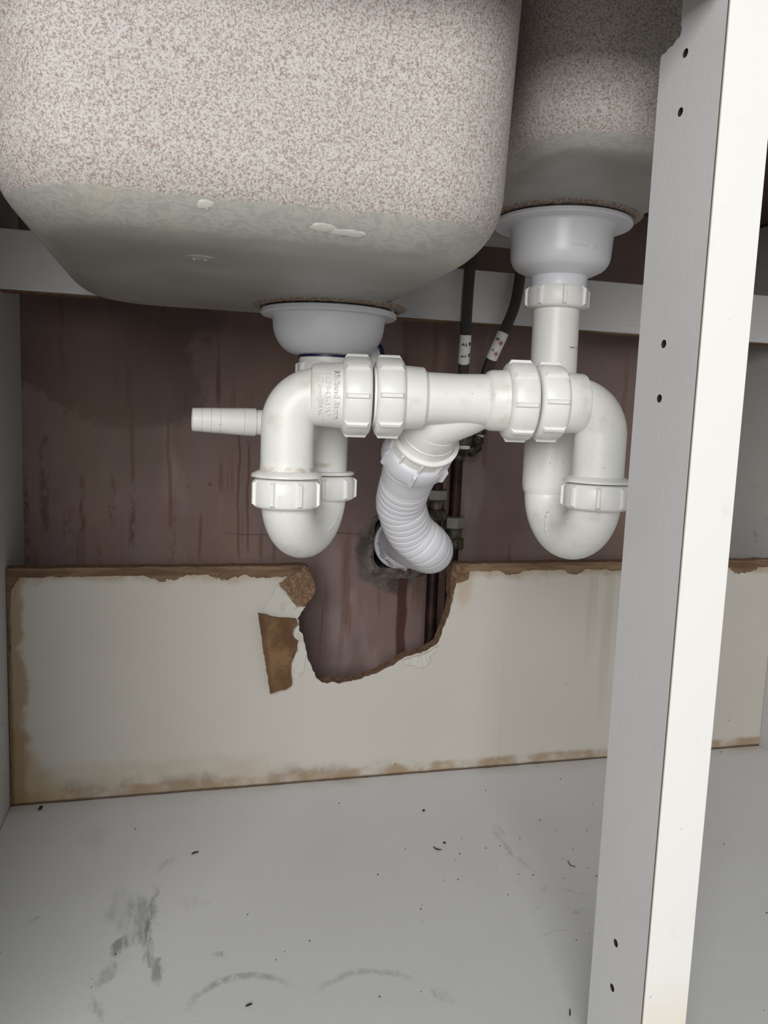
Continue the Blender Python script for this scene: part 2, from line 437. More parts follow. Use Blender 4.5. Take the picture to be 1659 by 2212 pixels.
c = m.mix(halo, c, m.mix(n2.smooth(.4, .62), (.075, .058, .052), (.150, .122, .112)))
drip = ((x + (m.noise(14, 3, .6) - .5) * .010) - .4665).abs().smooth(.0085, .0045) * z.smooth(.395, .375)
c = m.mix(drip * .92, c, (.062, .018, .012))
drip2 = ((x + (m.noise(14, 3, .6) - .5) * .014) - .3885).abs().smooth(.006, .003) * z.smooth(.46, .43) * z.smooth(.28, .34)
c = m.mix(drip2 * .4, c, (.15, .055, .035))
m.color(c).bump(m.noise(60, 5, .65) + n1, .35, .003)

PLASTER = Mat('broken_plaster', (.1, .085, .078), .95)
PLASTER.color(PLASTER.mix(PLASTER.noise(70, 4, .7).smooth(.4, .6), (.085, .068, .060), (.20, .17, .155)))

# composite sink: pink and brown speckle above, smooth grey resin over the lower edge and underside
def m_sink(name, zb, hi, lo_, soft):
    m = Mat(name, (.5, .45, .43), .6)
    x, y, z = m.xyz()
    sp = m.noise(1000, 2, .6, dist=.5)
    sp2 = m.noise(560, 2, .6, off=(4, 4, 1))
    big = m.noise(11, 3, .5, off=(0, 3, 0))
    s = sp * .6 + sp2 * .4
    pink = m.mix(big.smooth(.35, .65), (.385, .328, .316), (.37, .330, .300))
    c = m.mix(s.smooth(.45, .56), pink, (.545, .522, .503))
    c = m.mix(s.smooth(.455, .385), c, (.275, .208, .174))
    hn = (m.noise(35, 4, .6) - .5) * (.008 * soft) + (m.noise(150, 3, .6) - .5) * (.005 * soft)
    low = (z + hn).smooth(zb + hi + .0012 * soft, zb + hi - .0012 * soft)
    mot = m.noise(120, 4, .65, dist=.9, stretch=(.8, 1, 1.6))
    rid = 1 - (mot - .5).abs() * 9
    resin = m.mix(rid.smooth(.2, .9) * .8, (.35, .353, .332), (.435, .427, .385))
    resin = m.mix(m.noise(28, 3, .5, off=(3, 0, 8)).smooth(.54, .70) * .5, resin, (.47, .43, .345))
    under = (z + hn * .6).smooth(zb + lo_ + .0025 * soft, zb + lo_ - .0010 * soft)
    flat = m.mix(m.noise(16, 4, .6).smooth(.35, .65), (.345, .34, .315), (.295, .29, .27))
    flat = m.mix(m.noise(60, 4, .6, stretch=(.4, 1, 1), off=(6, 0, 0)).smooth(.68, .74) * .5, flat, (.20, .17, .14))
    resin = m.mix(under, resin, flat)
    c = m.mix(low, c, resin)
    m.color(c)
    m.roughness(low * -.22 + .66)
    m.bump(sp * (1 - low) + mot * (low * (1 - under)) * .6, .3, .0010)
    return m


SINK = m_sink('speckled_sink_large', .680, .0200, .0038, 1.)
SINK2 = m_sink('speckled_sink_small', .772, .0100, .0026, .55)
BOSS = Mat('rough_brown_ring', (.3, .22, .17), .9)
BOSS.color(BOSS.mix(BOSS.noise(620, 3, .65).smooth(.40, .62), (.165, .105, .078), (.44, .385, .33)))
BOSS.bump(BOSS.noise(500, 3, .6), .9, .0015)
WHITEPAINT = Mat('dried_resin_dab', (.55, .54, .50), .5)

NAVY = Mat('navy_rubber', (.008, .012, .06), .4)
BLACK = Mat('black_rubber_and_hole_shade', (.012, .011, .011), .6)
DIRT = Mat('dark_dirt', (.02, .016, .012), .9)
GAP = Mat('dark_gap', (.02, .017, .014), .9)

BRAID = Mat('braided_steel', (.25, .24, .23), .38, .75)
m = BRAID
x, y, z = m.xyz()
k1 = m.math('SINE', (z * 1.0 + x * 1.3) * 3600, 0)
k2 = m.math('SINE', (z * 1.0 - x * 1.3) * 3600, 0)
m.color(m.mix((k1 * k2).smooth(-.5, .6), (.035, .031, .029), (.20, .185, .175)))
m.bump(k1 * k2, .6, .0008)
COPPER = Mat('tarnished_copper', (.06, .025, .017), .5, .6)
COPPER.color(COPPER.mix(COPPER.noise(50, 4, .6).smooth(.35, .65), (.012, .007, .006), (.045, .020, .015)))
BRASS = Mat('dirty_brass', (.08, .07, .055), .5, .6)
BRASS.color(BRASS.mix(BRASS.noise(120, 4, .6).smooth(.35, .65), (.035, .032, .026), (.13, .115, .085)))
NICKEL = Mat('nickel_nut', (.33, .32, .29), .33, .85)
TAPE = Mat('white_tape', (.72, .71, .70), .6)
INKB = Mat('black_ink', (.02, .02, .025), .6)
INKR = Mat('red_ink', (.42, .03, .03), .6)
WORK = Mat('worktop_laminate', (.35, .33, .30), .4)
x, y, z = WORK.xyz()
WORK.color(WORK.mix(z.smooth(.8702, .8706), WORK.mix(WORK.noise(160, 4, .7).smooth(.35, .65), (.055, .032, .024), (.11, .065, .045)), (.35, .33, .30)))
FLOORM = Mat('kitchen_floor', (.42, .40, .37), .5)
FLOORM.color(FLOORM.mix(FLOORM.noise(4, 4, .6), (.46, .44, .41), (.36, .34, .31)))

FITA = [(0.4978, 0.4831, 0.0135, NICKEL), (0.4831, 0.4724, 0.0102, BRASS), (0.4724, 0.4576, 0.0138, BRASS)]
FITB = [(0.4636, 0.4469, 0.0138, NICKEL), (0.4469, 0.436, 0.0102, BRASS), (0.436, 0.4204, 0.0138, BRASS)]

# ------------------------------------------------------------------ object helpers


def tag(o, label=None, cat=None, group=None, kind=None):
    for k, v in (('label', label), ('category', cat), ('group', group), ('kind', kind)):
        if v:
            o[k] = v
    return o


def thing(name, label, cat, loc, group=None):
    o = bpy.data.objects.new(name, None)
    o.empty_display_size = .05
    COL.objects.link(o)
    o.location = loc
    return tag(o, label, cat, group)


def world_loc(o):
    v = Vector(o.location)
    while o.parent:
        o = o.parent
        v = v + Vector(o.location)
    return v


def link(name, bm, mat, parent=None, smooth=35, label=None, kind=None):
    """bm is in cabinet coordinates; the child keeps them through its parent inverse"""
    me = bpy.data.meshes.new(name)
    bm.normal_update()
    bm.to_mesh(me)
    bm.free()
    for mm in (mat if isinstance(mat, (list, tuple)) else [mat]):
        me.materials.append(mm.mat)
    if smooth:
        me.shade_smooth()
        me.set_sharp_from_angle(angle=math.radians(smooth))
    o = bpy.data.objects.new(name, me)
    COL.objects.link(o)
    if parent is not None:
        o.parent = parent
        root = parent
        while root.parent:
            root = root.parent
        if root.type == 'EMPTY' and parent is root:
            o.matrix_parent_inverse = Matrix.Translation(root.location).inverted()
    if label:
        o['label'] = label
    if kind:
        o['kind'] = kind
    return o


def box(bm, a, b, bev=0.):
    r = bmesh.ops.create_cube(bm, size=1)
    vs = r['verts']
    for v in vs:
        v.co = Vector([(a[i] + b[i]) / 2 + v.co[i] * (b[i] - a[i]) for i in range(3)])
    if bev:
        es = list({e for v in vs for e in v.link_edges})
        bmesh.ops.bevel(bm, geom=es, offset=bev, segments=2, affect='EDGES', profile=.6)
    return bm


def frame(d, hint=None):
    d = Vector(d).normalized()
    h = Vector(hint) if hint is not None else (Vector((0, 0, 1)) if abs(d.z) < .9 else Vector((0, -1, 0)))
    u = (h - d * h.dot(d)).normalized()
    return d, u, d.cross(u)


def lathe(bm, o, d, prof, segs=64, hint=None, mi=0):
    d, u, w = frame(d, hint)
    o = Vector(o)
    rings = []
    for t, r in prof:
        if r < 1e-6:
            rings.append([bm.verts.new(o + d * t)])
        else:
            rings.append([bm.verts.new(o + d * t + (u * math.cos(2 * math.pi * k / segs) + w * math.sin(2 * math.pi * k / segs)) * r) for k in range(segs)])
    for a, b in zip(rings, rings[1:]):
        for k in range(segs):
            k2 = (k + 1) % segs
            if len(a) == 1 and len(b) == 1:
                continue
            if len(a) == 1:
                f = bm.faces.new((a[0], b[k2], b[k]))
            elif len(b) == 1:
                f = bm.faces.new((a[k], a[k2], b[0]))
            else:
                f = bm.faces.new((a[k], a[k2], b[k2], b[k]))
            f.material_index = mi
    bmesh.ops.recalc_face_normals(bm, faces=bm.faces)
    return bm


def arc(cx, cy, r, a0, a1, n=8):
    return [(cx + r * math.cos(math.radians(a0 + (a1 - a0) * k / n)), cy + r * math.sin(math.radians(a0 + (a1 - a0) * k / n))) for k in range(n + 1)]


def catmull(pts, n=12):
    P = [Vector(p) for p in pts]
    P = [P[0] * 2 - P[1]] + P + [P[-1] * 2 - P[-2]]
    out = []
    for i in range(1, len(P) - 2):
        for k in range(n):
            t = k / n
            a, b, c, d = P[i - 1:i + 3]
            out.append(.5 * ((2 * b) + (c - a) * t + (2 * a - 5 * b + 4 * c - d) * t * t + (3 * b - a - 3 * c + d) * t ** 3))
    out.append(P[-2])
    return out


def resample(pts, step):
    out, acc = [pts[0]], 0.
    L = [0.]
    for a, b in zip(pts, pts[1:]):
        L.append(L[-1] + (b - a).length)
    n = max(2, int(L[-1] / step))
    j = 0
    for k in range(1, n + 1):
        s = L[-1] * k / n
        while j < len(L) - 2 and L[j + 1] < s:
            j += 1
        t = (s - L[j]) / max(L[j + 1] - L[j], 1e-9)
        out.append(pts[j].lerp(pts[j + 1], t))
    return out


def sweep(bm, pts, rad, segs=40, cap=True, flat=None):
    pts = [Vector(p) for p in pts]
    n = len(pts)
    d = (pts[1] - pts[0]).normalized()
    _, u, _ = frame(d)
    rings, s = [], 0.
    for i, p in enumerate(pts):
        if i:
            s += (p - pts[i - 1]).length
        t = (pts[min(i + 1, n - 1)] - pts[max(i - 1, 0)]).normalized()
        u = (u - t * u.dot(t)).normalized()
        w = t.cross(u)
        r = rad(s, i) if callable(rad) else rad
        rings.append([bm.verts.new(p + (u * math.cos(2 * math.pi * k / segs) + w * math.sin(2 * math.pi * k / segs)) * r) for k in range(segs)])
    for a, b in zip(rings, rings[1:]):
        for k in range(segs):
            bm.faces.new((a[k], a[(k + 1) % segs], b[(k + 1) % segs], b[k]))
    if cap:
        bm.faces.new(rings[0][::-1])
        bm.faces.new(rings[-1])
    bmesh.ops.recalc_face_normals(bm, faces=bm.faces)
    return bm


def nut(bm, o, d, L, R, rin, ribs=8, phase=0., hint=None, rh=.0019, rw=.0042):
    """ribbed plastic compression nut from o along d"""
    D, u, w = frame(d, hint)
    o = Vector(o)
    c = .0030
    lathe(bm, o, D, [(0, rin), (0, R - c * 1.3), (c * .5, R - c * .45), (c * 1.3, R), (L - c, R), (L - c * .35, R - c * .35), (L, R - c * 1.1), (L, rin), (0, rin)], 64, hint)
    for k in range(ribs):
        a = 2 * math.pi * k / ribs + phase
        rad = u * math.cos(a) + w * math.sin(a)
        tan = w * math.cos(a) - u * math.sin(a)
        t0, t1 = L * .06, L * .95
        vs = []
        for (t, tt) in ((t0, t0 + rh * 1.2), (t1, t1 - rh * 1.2)):
            for sgn in (-1, 1):
                vs.append((bm.verts.new(o + D * t + rad * (R - .0016) + tan * (sgn * rw * .62)), bm.verts.new(o + D * tt + rad * (R + rh) + tan * (sgn * rw * .30))))
        (a0, a1), (b0, b1), (c0, c1), (d0, d1) = vs
        for f in ((a1, b1, d1, c1), (a0, a1, c1, c0), (b0, d0, d1, b1), (a0, b0, b1, a1), (c0, c1, d1, d0)):
            bm.faces.new(f)
    bmesh.ops.recalc_face_normals(bm, faces=bm.faces)
    return bm


def hexnut(bm, o, d, L, R, phase=0.):
    lathe(bm, o, d, [(0, 0), (0, R * .86), (R * .12, R), (L - R * .12, R), (L, R * .86), (L, 0)], 6)
    return bm


def poly_prism(bm, pts, y0, y1, mi_front=0, mi_side=0):
    """pts: (x, z) outline; extruded along Y"""
    a = [bm.verts.new((x, y0, z)) for x, z in pts]
    b = [bm.verts.new((x, y1, z)) for x, z in pts]
    es = []
    n = len(pts)
    for ring in (a, b):
        ee = [bm.edges.new((ring[k], ring[(k + 1) % n])) for k in range(n)]
        g = bmesh.ops.triangle_fill(bm, use_beauty=True, edges=ee)
        for f in g['geom']:
            if isinstance(f, bmesh.types.BMFace):
                f.material_index = mi_front
    for k in range(n):
        f = bm.faces.new((a[k], a[(k + 1) % n], b[(k + 1) % n], b[k]))
        f.material_index = mi_side
    bmesh.ops.recalc_face_normals(bm, faces=bm.faces)
    return bm


def jag(pts, step=.004, amp=.0012, seed=1, closed=False):
    """roughen an outline"""
    out = []
    P = [Vector((p[0], p[1])) for p in pts]
    for i in range(len(P) if closed else len(P) - 1):
        a, b = P[i], P[(i + 1) % len(P)]
        n = max(1, int((b - a).length / step))
        nn = Vector((-(b - a).y, (b - a).x)).normalized()
        for k in range(n):
            p = a.lerp(b, k / n)
            q = pnoise(Vector((p.x * 160 + seed * 7.3, p.y * 160, seed))) + .6 * pnoise(Vector((p.x * 420, p.y * 420, seed * 3.1)))
            out.append(p + nn * (amp * q))
    if not closed:
        out.append(P[-1])
    return [(p.x, p.y) for p in out]


def boolean(o, cutters):
    for bmc in cutters:
        me = bpy.data.meshes.new('cut')
        bmc.to_mesh(me)
        bmc.free()
        c = bpy.data.objects.new('cut', me)
        COL.objects.link(c)
        c.parent = None
        md = o.modifiers.new('b', 'BOOLEAN')
        md.operation, md.solver, md.object = 'DIFFERENCE', 'EXACT', c
        dg = bpy.context.evaluated_depsgraph_get()
        new = bpy.data.meshes.new_from_object(o.evaluated_get(dg))
        o.modifiers.clear()
        o.data = new
        bpy.data.objects.remove(c)
    return o


def text_mesh(body, size, bold=0.):
    cu = bpy.data.curves.new('lettering', 'FONT')
    cu.body, cu.size = body, size
    cu.offset = bold
    cu.resolution_u = 2
    t = bpy.data.objects.new('lettering', cu)
    COL.objects.link(t)
    dg = bpy.context.evaluated_depsgraph_get()
    me = bpy.data.meshes.new_from_object(t.evaluated_get(dg))
    bpy.data.objects.remove(t)
    bm = bmesh.new()
    bm.from_mesh(me)
    xs = [v.co.x for v in bm.verts]
    ys = [v.co.y for v in bm.verts]
    cx, cy = (min(xs) + max(xs)) / 2, (min(ys) + max(ys)) / 2
    for v in bm.verts:
        v.co.x -= cx
        v.co.y -= cy
    return bm, max(xs) - min(xs)


def emboss(name, body, size, fn, mat, parent, h=.0005, width=None, bold=0., kind=None):
    """lettering wrapped by fn(x, y, height) on a surface"""
    bm, w = text_mesh(body, size, bold)
    sx = (width / w) if width else 1.
    r = bmesh.ops.extrude_face_region(bm, geom=list(bm.faces))
    topv = {e for e in r['geom'] if isinstance(e, bmesh.types.BMVert)}
    for v in bm.verts:
        v.co = fn(v.co.x * sx, v.co.y, h if v in topv else -.0004)
    bmesh.ops.recalc_face_normals(bm, faces=bm.faces)
    return link(name, bm, mat, parent, smooth=0, kind=kind)


# ------------------------------------------------------------------ the setting
bm = bmesh.new()
box(bm, (-2.2, -3.2, -.05), (3.2, .66, 0))
tag(link('floor', bm, FLOORM, smooth=0), kind='structure')

HX0, HX1, HZ0, HZ1, WY = .424, .497, .387, .4555, .603
bm = bmesh.new()
hole = jag([(HX0, HZ0), (HX1, HZ0), (HX1, HZ1), (HX0, HZ1)], .006, .0022, 4, True)
outer = [(-.6, .0), (1.6, .0), (1.6, 1.6), (-.6, 1.6)]
va = [bm.verts.new((x, WY, z)) for x, z in hole]
vb = [bm.verts.new((x, WY, z)) for x, z in outer]
vc = [bm.verts.new((x, WY + .09, z)) for x, z in hole]
ee = [bm.edges.new((r[k], r[(k + 1) % len(r)])) for r in (va, vb) for k in range(len(r))]
bmesh.ops.triangle_fill(bm, use_beauty=True, edges=ee)
for k in range(len(va)):
    k2 = (k + 1) % len(va)
    f = bm.faces.new((va[k], va[k2], vc[k2], vc[k]))
    f.material_index = 1
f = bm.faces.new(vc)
f.material_index = 2  # end of the hole coloured black, standing in for the deep shade inside
bmesh.ops.recalc_face_normals(bm, faces=bm.faces)
for f in bm.faces:
    if f.material_index == 0 and f.normal.y > 0:
        f.normal_flip()
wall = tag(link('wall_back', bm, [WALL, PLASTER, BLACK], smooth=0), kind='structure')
# broken plaster lip round the hole
bm = bmesh.new()
ring = []
for k in range(48):
    a = 2 * math.pi * k / 48
    cx, cz = (HX0 + HX1) / 2, (HZ0 + HZ1) / 2
    q = 1 + .5 * pnoise(Vector((math.cos(a) * 2.2, math.sin(a) * 2.2, 3)))
    sx, sz = math.cos(a), math.sin(a)
    ri = min((HX1 - HX0) / 2 / max(abs(sx), 1e-6), (HZ1 - HZ0) / 2 / max(abs(sz), 1e-6), .044) - .0005
    wd_ = (.0075 + (.009 * max(0, -sz))) * q
    rj = rnd.uniform(-.0012, .0012)
    ring.append([bm.verts.new((cx + sx * ri, WY - .001, cz + sz * ri)),
                 bm.verts.new((cx + sx * (ri + wd_ * .45), WY - .004 + rj, cz + sz * (ri + wd_ * .45))),
                 bm.verts.new((cx + sx * (ri + wd_), WY + .0005, cz + sz * (ri + wd_)))])
for k in range(48):
    a, b = ring[k], ring[(k + 1) % 48]
    for j in (0, 1):
        bm.faces.new((a[j], a[j + 1], b[j + 1], b[j]))
bmesh.ops.recalc_face_normals(bm, faces=bm.faces)
link('broken_plaster', bm, PLASTER, wall, smooth=60)

# ------------------------------------------------------------------ sink base cabinet
cab = thing('sink_cabinet', 'white melamine sink base cabinet with centre post and water stained back board', 'cabinet', (.4813, .25, 0))
# left side with the back groove
bm = bmesh.new()
prof = [(-.016, 0), (0, 0), (0, .4885), (-.006, .4885), (-.006, .4905), (0, .4905), (0, .6015), (-.016, .6015)]
lo = [bm.verts.new((x, y, 0)) for x, y in prof]
hi = [bm.verts.new((x, y, .868)) for x, y in prof]
for ringv in (lo, hi):
    bmesh.ops.triangle_fill(bm, edges=[bm.edges.new((ringv[k], ringv[(k + 1) % 8])) for k in range(8)])
for k in range(8):
    bm.faces.new((lo[k], lo[(k + 1) % 8], hi[(k + 1) % 8], hi[k]))
bmesh.ops.recalc_face_normals(bm, faces=bm.faces)
left_side = link('side_panel', bm, SIDE, cab, smooth=0)


def drill(x0, x1, y, z, r):
    b = bmesh.new()
    return lathe(b, (x0, y, z), (x1 - x0, 0, 0), [(0, 0), (0, r), (abs(x1 - x0), r), (abs(x1 - x0), 0)], 20)


boolean(left_side, [drill(-.010, .01, .4675, .2542, .0026)])
bm = bmesh.new()
box(bm, (.9627, 0, 0), (.9787, .6015, .868))
right_side = link('side_panel', bm, SIDE, cab, smooth=0)
boolean(right_side, [drill(.95, .973, BH[0][0], BH[0][1], .0027), drill(.95, .973, BH[1][0], BH[1][1], .0027)])
bm = bmesh.new()
box(bm, (.0004, .002, .132), (.9623, .520, .15), .0006)
link('base_panel', bm, BASE, cab, smooth=0)
bm = bmesh.new()
box(bm, (0, .04, 0), (.9627, .056, .13))
link('plinth', bm, MEL, cab, smooth=0)
bm = bmesh.new()
box(bm, (.0004, .497, .6993), (.9623, .512, .7587), .0006)
rail = link('back_rail', bm, MEL, cab, smooth=0)
bm = bmesh.new()
box(bm, (.0004, .4970, .6975), (.9623, .5118, .6993))
link('raw_lower_edge', bm, SWOLL, rail, smooth=0)
for xa, xb in ((.0004, .4561), (.4870, .9623)):  # assumed rails above the view, added to shade the tops of the bowls
    bm = bmesh.new()
    box(bm, (xa, .0005, .820), (xb, .016, .868))
    link('added_shade_rail', bm, MEL, cab, smooth=0)
# staple in the rail
bm = bmesh.new()
sp = [Vector(p) for p in STAPLE]
sweep(bm, [sp[0], sp[1], sp[2], sp[3]], .0005, 8)
link('staple', bm, PLAN, rail, smooth=50)

# centre post: board with broken top corner, drilled pairs of holes, edging on its front
PX0, PX1 = .4563, .4868
bm = bmesh.new()
prof = [(.0022, .1505), (.0625, .1505), (.0625, .795), (.0624, .8072), (.0612, .8082), (.0575, .8079), (.0540, .8092), (.0505, .8090), (.0470, .8108), (.0440, .8112), (.0430, .8135), (.0428, .8158), (.0441, .8172), (.0436, .8205), (.0442, .8240), (.0438, .8290), (.0443, .8400), (.0440, .868), (.0022, .868)]
a = [bm.verts.new((PX0, y, z)) for y, z in prof]
b = [bm.verts.new((PX1, y, z)) for y, z in prof]
n = len(prof)
for ringv in (a, b):
    bmesh.ops.triangle_fill(bm, edges=[bm.edges.new((ringv[k], ringv[(k + 1) % n])) for k in range(n)])
for k in range(n):
    f = bm.faces.new((a[k], a[(k + 1) % n], b[(k + 1) % n], b[k]))
    f.material_index = 1 if 3 <= k <= 16 else 0
bmesh.ops.recalc_face_normals(bm, faces=bm.faces)
post = link('centre_post', bm, [MEL, CHIP], cab, smooth=0)
boolean(post, [drill(PX0 - .01, PX0 + .011, yy, zz, .0025) for yy, zz in HOLES])
# dark bottoms of the drilled holes
post.data.materials.append(GAP.mat)
for p in post.data.polygons:
    if p.center.x > PX0 + .0005 and p.center.x < PX1 - .0005 and any((p.center.y - yy) ** 2 + (p.center.z - zz) ** 2 < .0036 ** 2 for yy, zz in HOLES):
        p.material_index = 2
bm = bmesh.new()
box(bm, (PX0 - .0001, .0014, .1505), (PX1 + .0001, .0022, .868))
link('glue_seam', bm, GLUE, post, smooth=0)
bm = bmesh.new()
box(bm, (PX0, 0, .1505), (PX1, .0014, .868), .0003)
link('front_edging', bm, EDGE, post, smooth=0)

# back board: chipboard core, stained white facing, torn hole
TOPZ = .4128
holeL = HOLE_CORE
core = [(.0006, .1502)] + [(.0006, TOPZ)] + jag([(.0006, TOPZ), (holeL[0][0], TOPZ)], .01, .0012, 2)[1:] + jag(holeL, .0035, .0016, 5)[1:] + jag([(holeL[-1][0], TOPZ), (.9621, TOPZ)], .01, .0012, 3)[1:] + [(.9621, .1502)]
bm = bmesh.new()
poly_prism(bm, core, .4972, .5145, 0, 1)
back = link('back_board', bm, [SWOLL, CHIP], cab, smooth=0)
dips = TOPDIPS


def topline(xa, xb, seed):
    out = []
    nn = int(abs(xb - xa) / .0022)
    for k in range(nn + 1):
        x = xa + (xb - xa) * k / nn
        z = .4035 + .0012 * pnoise(Vector((x * 60, seed, 0))) + .0010 * pnoise(Vector((x * 230, seed, 4))) + .0006 * pnoise(Vector((x * 600, seed, 4)))
        for cx, w, d in dips:
            q = abs(x - cx) / w
            if q < 1:
                z -= d * (1 - q * q) ** .5 * (.8 + .4 * pnoise(Vector((x * 400, 2, seed))))
        out.append((x, z))
    return out


faceR = FACE_R
faceL = FACE_L
lt = topline(.014, faceL[0][0], 1)
rt = topline(faceR[-1][0], .9621, 2)
leftedge = jag([(.0008, .1502), (.0012, .22), (.0018, .30), (.0040, .33), (.0025, .355), (.0060, .392), lt[0]], .003, .0016, 8)
outline = leftedge[:-1] + lt[:-1] + jag(faceL, .003, .0012, 6)[:-1] + jag(FACE_HOLE, .0028, .0017, 5)[:-1] + jag(faceR, .003, .0012, 9)[:-1] + rt + [(.9621, .1502)]
bm = bmesh.new()
poly_prism(bm, outline, .4960, .4972, 0, 0)
link('white_facing', bm, FACE, back, smooth=0)
# bright torn laminate
for nm, pts, y0, y1, sd in (('torn_facing', WHITE_TRI, .4945, .4959, 11), ('torn_facing', WHITE_STRIP, .4945, .4959, 12)):
    bm = bmesh.new()
    poly_prism(bm, jag(pts, .003, .001, sd, True), y0, y1)
    link(nm, bm, FRESH, back, smooth=0)
# exposed chipboard lump
bm = bmesh.new()
poly_prism(bm, jag(CHIPPATCH, .003, .0012, 13, True), .4935, .4972)
link('exposed_chipboard', bm, CHIP, back, smooth=0)
bm = bmesh.new()
poly_prism(bm, jag(CHIPPATCH_R, .003, .0010, 14, True), .4952, .4973)
link('exposed_chipboard', bm, CHIP, back, smooth=0)
# folded flap: left edge stands off the board
bm = bmesh.new()
fl = FLAP_PTS
poly_prism(bm, jag(fl, .0035, .0010, 15, True), -.0012, .0012)
x1 = max(p[0] for p in fl)
x0 = min(p[0] for p in fl)
for v in bm.verts:
    t = max(0., (x1 - v.co.x) / (x1 - x0))
    v.co.y = .4930 + v.co.y - .0105 * t ** 1.5
bmesh.ops.recalc_face_normals(bm, faces=bm.faces)
link('folded_flap', bm, FLAP, back, smooth=0, label='brown folded flap of torn board')
# crumpled paper at the lower right of the tear
bm = bmesh.new()
poly_prism(bm, jag(CRUMPLE, .002, .0012, 16, True), .4938, .4959)
for v in bm.verts:
    v.co.y -= .0012 * (pnoise(Vector((v.co.x * 200, v.co.z * 200, 1))) + .3)
link('torn_facing', bm, FRESH, back, smooth=0)

# ------------------------------------------------------------------ worktop and sink
wt = bmesh.new()
CX0, CX1, CY0, CY1 = .035, .665, .035, .515
box(wt, (-.6, -.03, .870), (CX0, .6025, .908))
box(wt, (CX1, -.03, .870), (1.6, .6025, .908))
box(wt, (CX0, -.03, .870), (CX1, CY0, .908))
box(wt, (CX0, CY1, .870), (CX1, .6025, .908))
tag(link('worktop', wt, WORK, smooth=0), 'kitchen worktop slab lying over the cabinet and holding the sink', 'worktop')

sink = thing('kitchen_sink', 'large speckled composite sink with a large and a small bowl, seen from below', 'sink', (.30, .28, .908))


def rrect(x0, x1, y0, y1, r, n=12, m=14):
    """rounded rectangle, fixed count of points"""
    pts = []
    for (cx, cy, a0) in ((x1 - r, y0 + r, -90), (x1 - r, y1 - r, 0), (x0 + r, y1 - r, 90), (x0 + r, y0 + r, 180)):
        for k in range(n + 1):
            a = math.radians(a0 + 90 * k / n)
            pts.append((cx + r * math.cos(a), cy + r * math.sin(a)))
    # subdivide the straight sides
    out = []
    q = n + 1
    for s in range(4):
        out += pts[s * q:(s + 1) * q]
        a, b = pts[(s + 1) * q - 1], pts[((s + 1) * q) % (4 * q)]
        for k in range(1, m):
            out.append((a[0] + (b[0] - a[0]) * k / m, a[1] + (b[1] - a[1]) * k / m))
    return out


def bowl(name, x0, x1, y0, y1, zb, wc, rc, rf, mat, slope=.0, draft=.035, bulge=None):
    """outer skin of a bowl: x0.. at the level zb + rf"""
    bm = bmesh.new()
    rings = []
    top = .907
    for k in range(15):
        z = top + (zb + rf - top) * k / 14
        g = (z - zb - rf) * draft
        if z > .872:
            g += 0
        rings.append((rrect(x0 - g, x1 + g, y0 - g, y1 + g, rc + g * .5), z))
    for k in range(1, 13):
        a = math.radians(90 * k / 12)
        ins = rf * (1 - math.cos(a))
        z = zb + rf - rf * math.sin(a)
        rings.append((rrect(x0 + ins, x1 - ins, y0 + ins, y1 - ins, max(rc - ins * .45, .012)), z))
    last = rings[-1][0]
    R = .052
    for k in range(1, 9):
        t = k / 8
        ring = []
        for (x, y) in last:
            d = Vector((x - wc[0], y - wc[1]))
            c = Vector(wc) + d.normalized() * R
            ring.append((x + (c.x - x) * t, y + (c.y - y) * t))
        rings.append((ring, zb - slope * t))
    prev = None
    for pts, z in rings:
        cur = []
        for (x, y) in pts:
            dy = 0.
            if bulge:
                dy = bulge(x, y, z)
            cur.append(bm.verts.new((x, y + dy, z)))
        if prev:
            n = len(cur)
            for k in range(n):
                bm.faces.new((prev[k], prev[(k + 1) % n], cur[(k + 1) % n], cur[k]))
        prev = cur
    bmesh.ops.recalc_face_normals(bm, faces=bm.faces)
    # outward check
    c = sum((f.normal.dot(f.calc_center_median() - Vector(((x0 + x1) / 2, (y0 + y1) / 2, zb + .1))) for f in bm.faces))
    if c < 0:
        bmesh.ops.reverse_faces(bm, faces=bm.faces)
    o = link(name, bm, mat, sink, smooth=50)
    return o


L2 = (.3055, .3225)
R2 = (.5158, .3000)
bowlL = bowl('large_bowl', .0740, .3780, .0560, .4300, .6800, L2, .062, .046, SINK, .0)
bowlR = bowl('small_bowl', .4060, .5980, .1050, .4640, .7720, R2, .055, .034, SINK2, .0)
# rim plate that joins the bowls
bm = bmesh.new()
outer = rrect(.02, .68, .02, .53, .04)
hl = rrect(.0740 - .0066, .3780 + .0066, .0560 - .0066, .4300 + .0066, .065)
hr = rrect(.4060 - .0035, .5980 + .0035, .1050 - .0035, .4640 + .0035, .057)
ee = []
for pts in (outer, hl, hr):
    vs = [bm.verts.new((x, y, .909)) for x, y in pts]
    ee += [bm.edges.new((vs[k], vs[(k + 1) % len(vs)])) for k in range(len(vs))]
bmesh.ops.triangle_fill(bm, edges=ee, use_beauty=True)
g = bmesh.ops.extrude_face_region(bm, geom=list(bm.faces))
for v in g['geom']:
    if isinstance(v, bmesh.types.BMVert):
        v.co.z += .006
bmesh.ops.recalc_face_normals(bm, faces=bm.faces)
link('rim', bm, SINK, sink, smooth=0)
# rough rings round the two outlets
for wc, zb, bo, R in ((L2, .680, bowlL, .0630), (R2, .772, bowlR, .0650)):
    bm = bmesh.new()
    lathe(bm, (wc[0], wc[1], zb + .0015), (0, 0, -1), [(0, R + .006), (.0013, R + .0048), (.0024, R + .002), (.0031, R - .002), (.0034, R - .0015), (.0034, .0606), (0, .0606)], 96)
    for v in bm.verts:
        if v.co.z < zb - .0002:
            q = .0016 * pnoise(Vector(v.co) * 130)
            q *= min(1, (zb - v.co.z) / .001)
            v.co.x += q
            v.co.y += q
    link('outlet_ring', bm, BOSS, bo, smooth=50, label='rough brown ring of bare speckle')
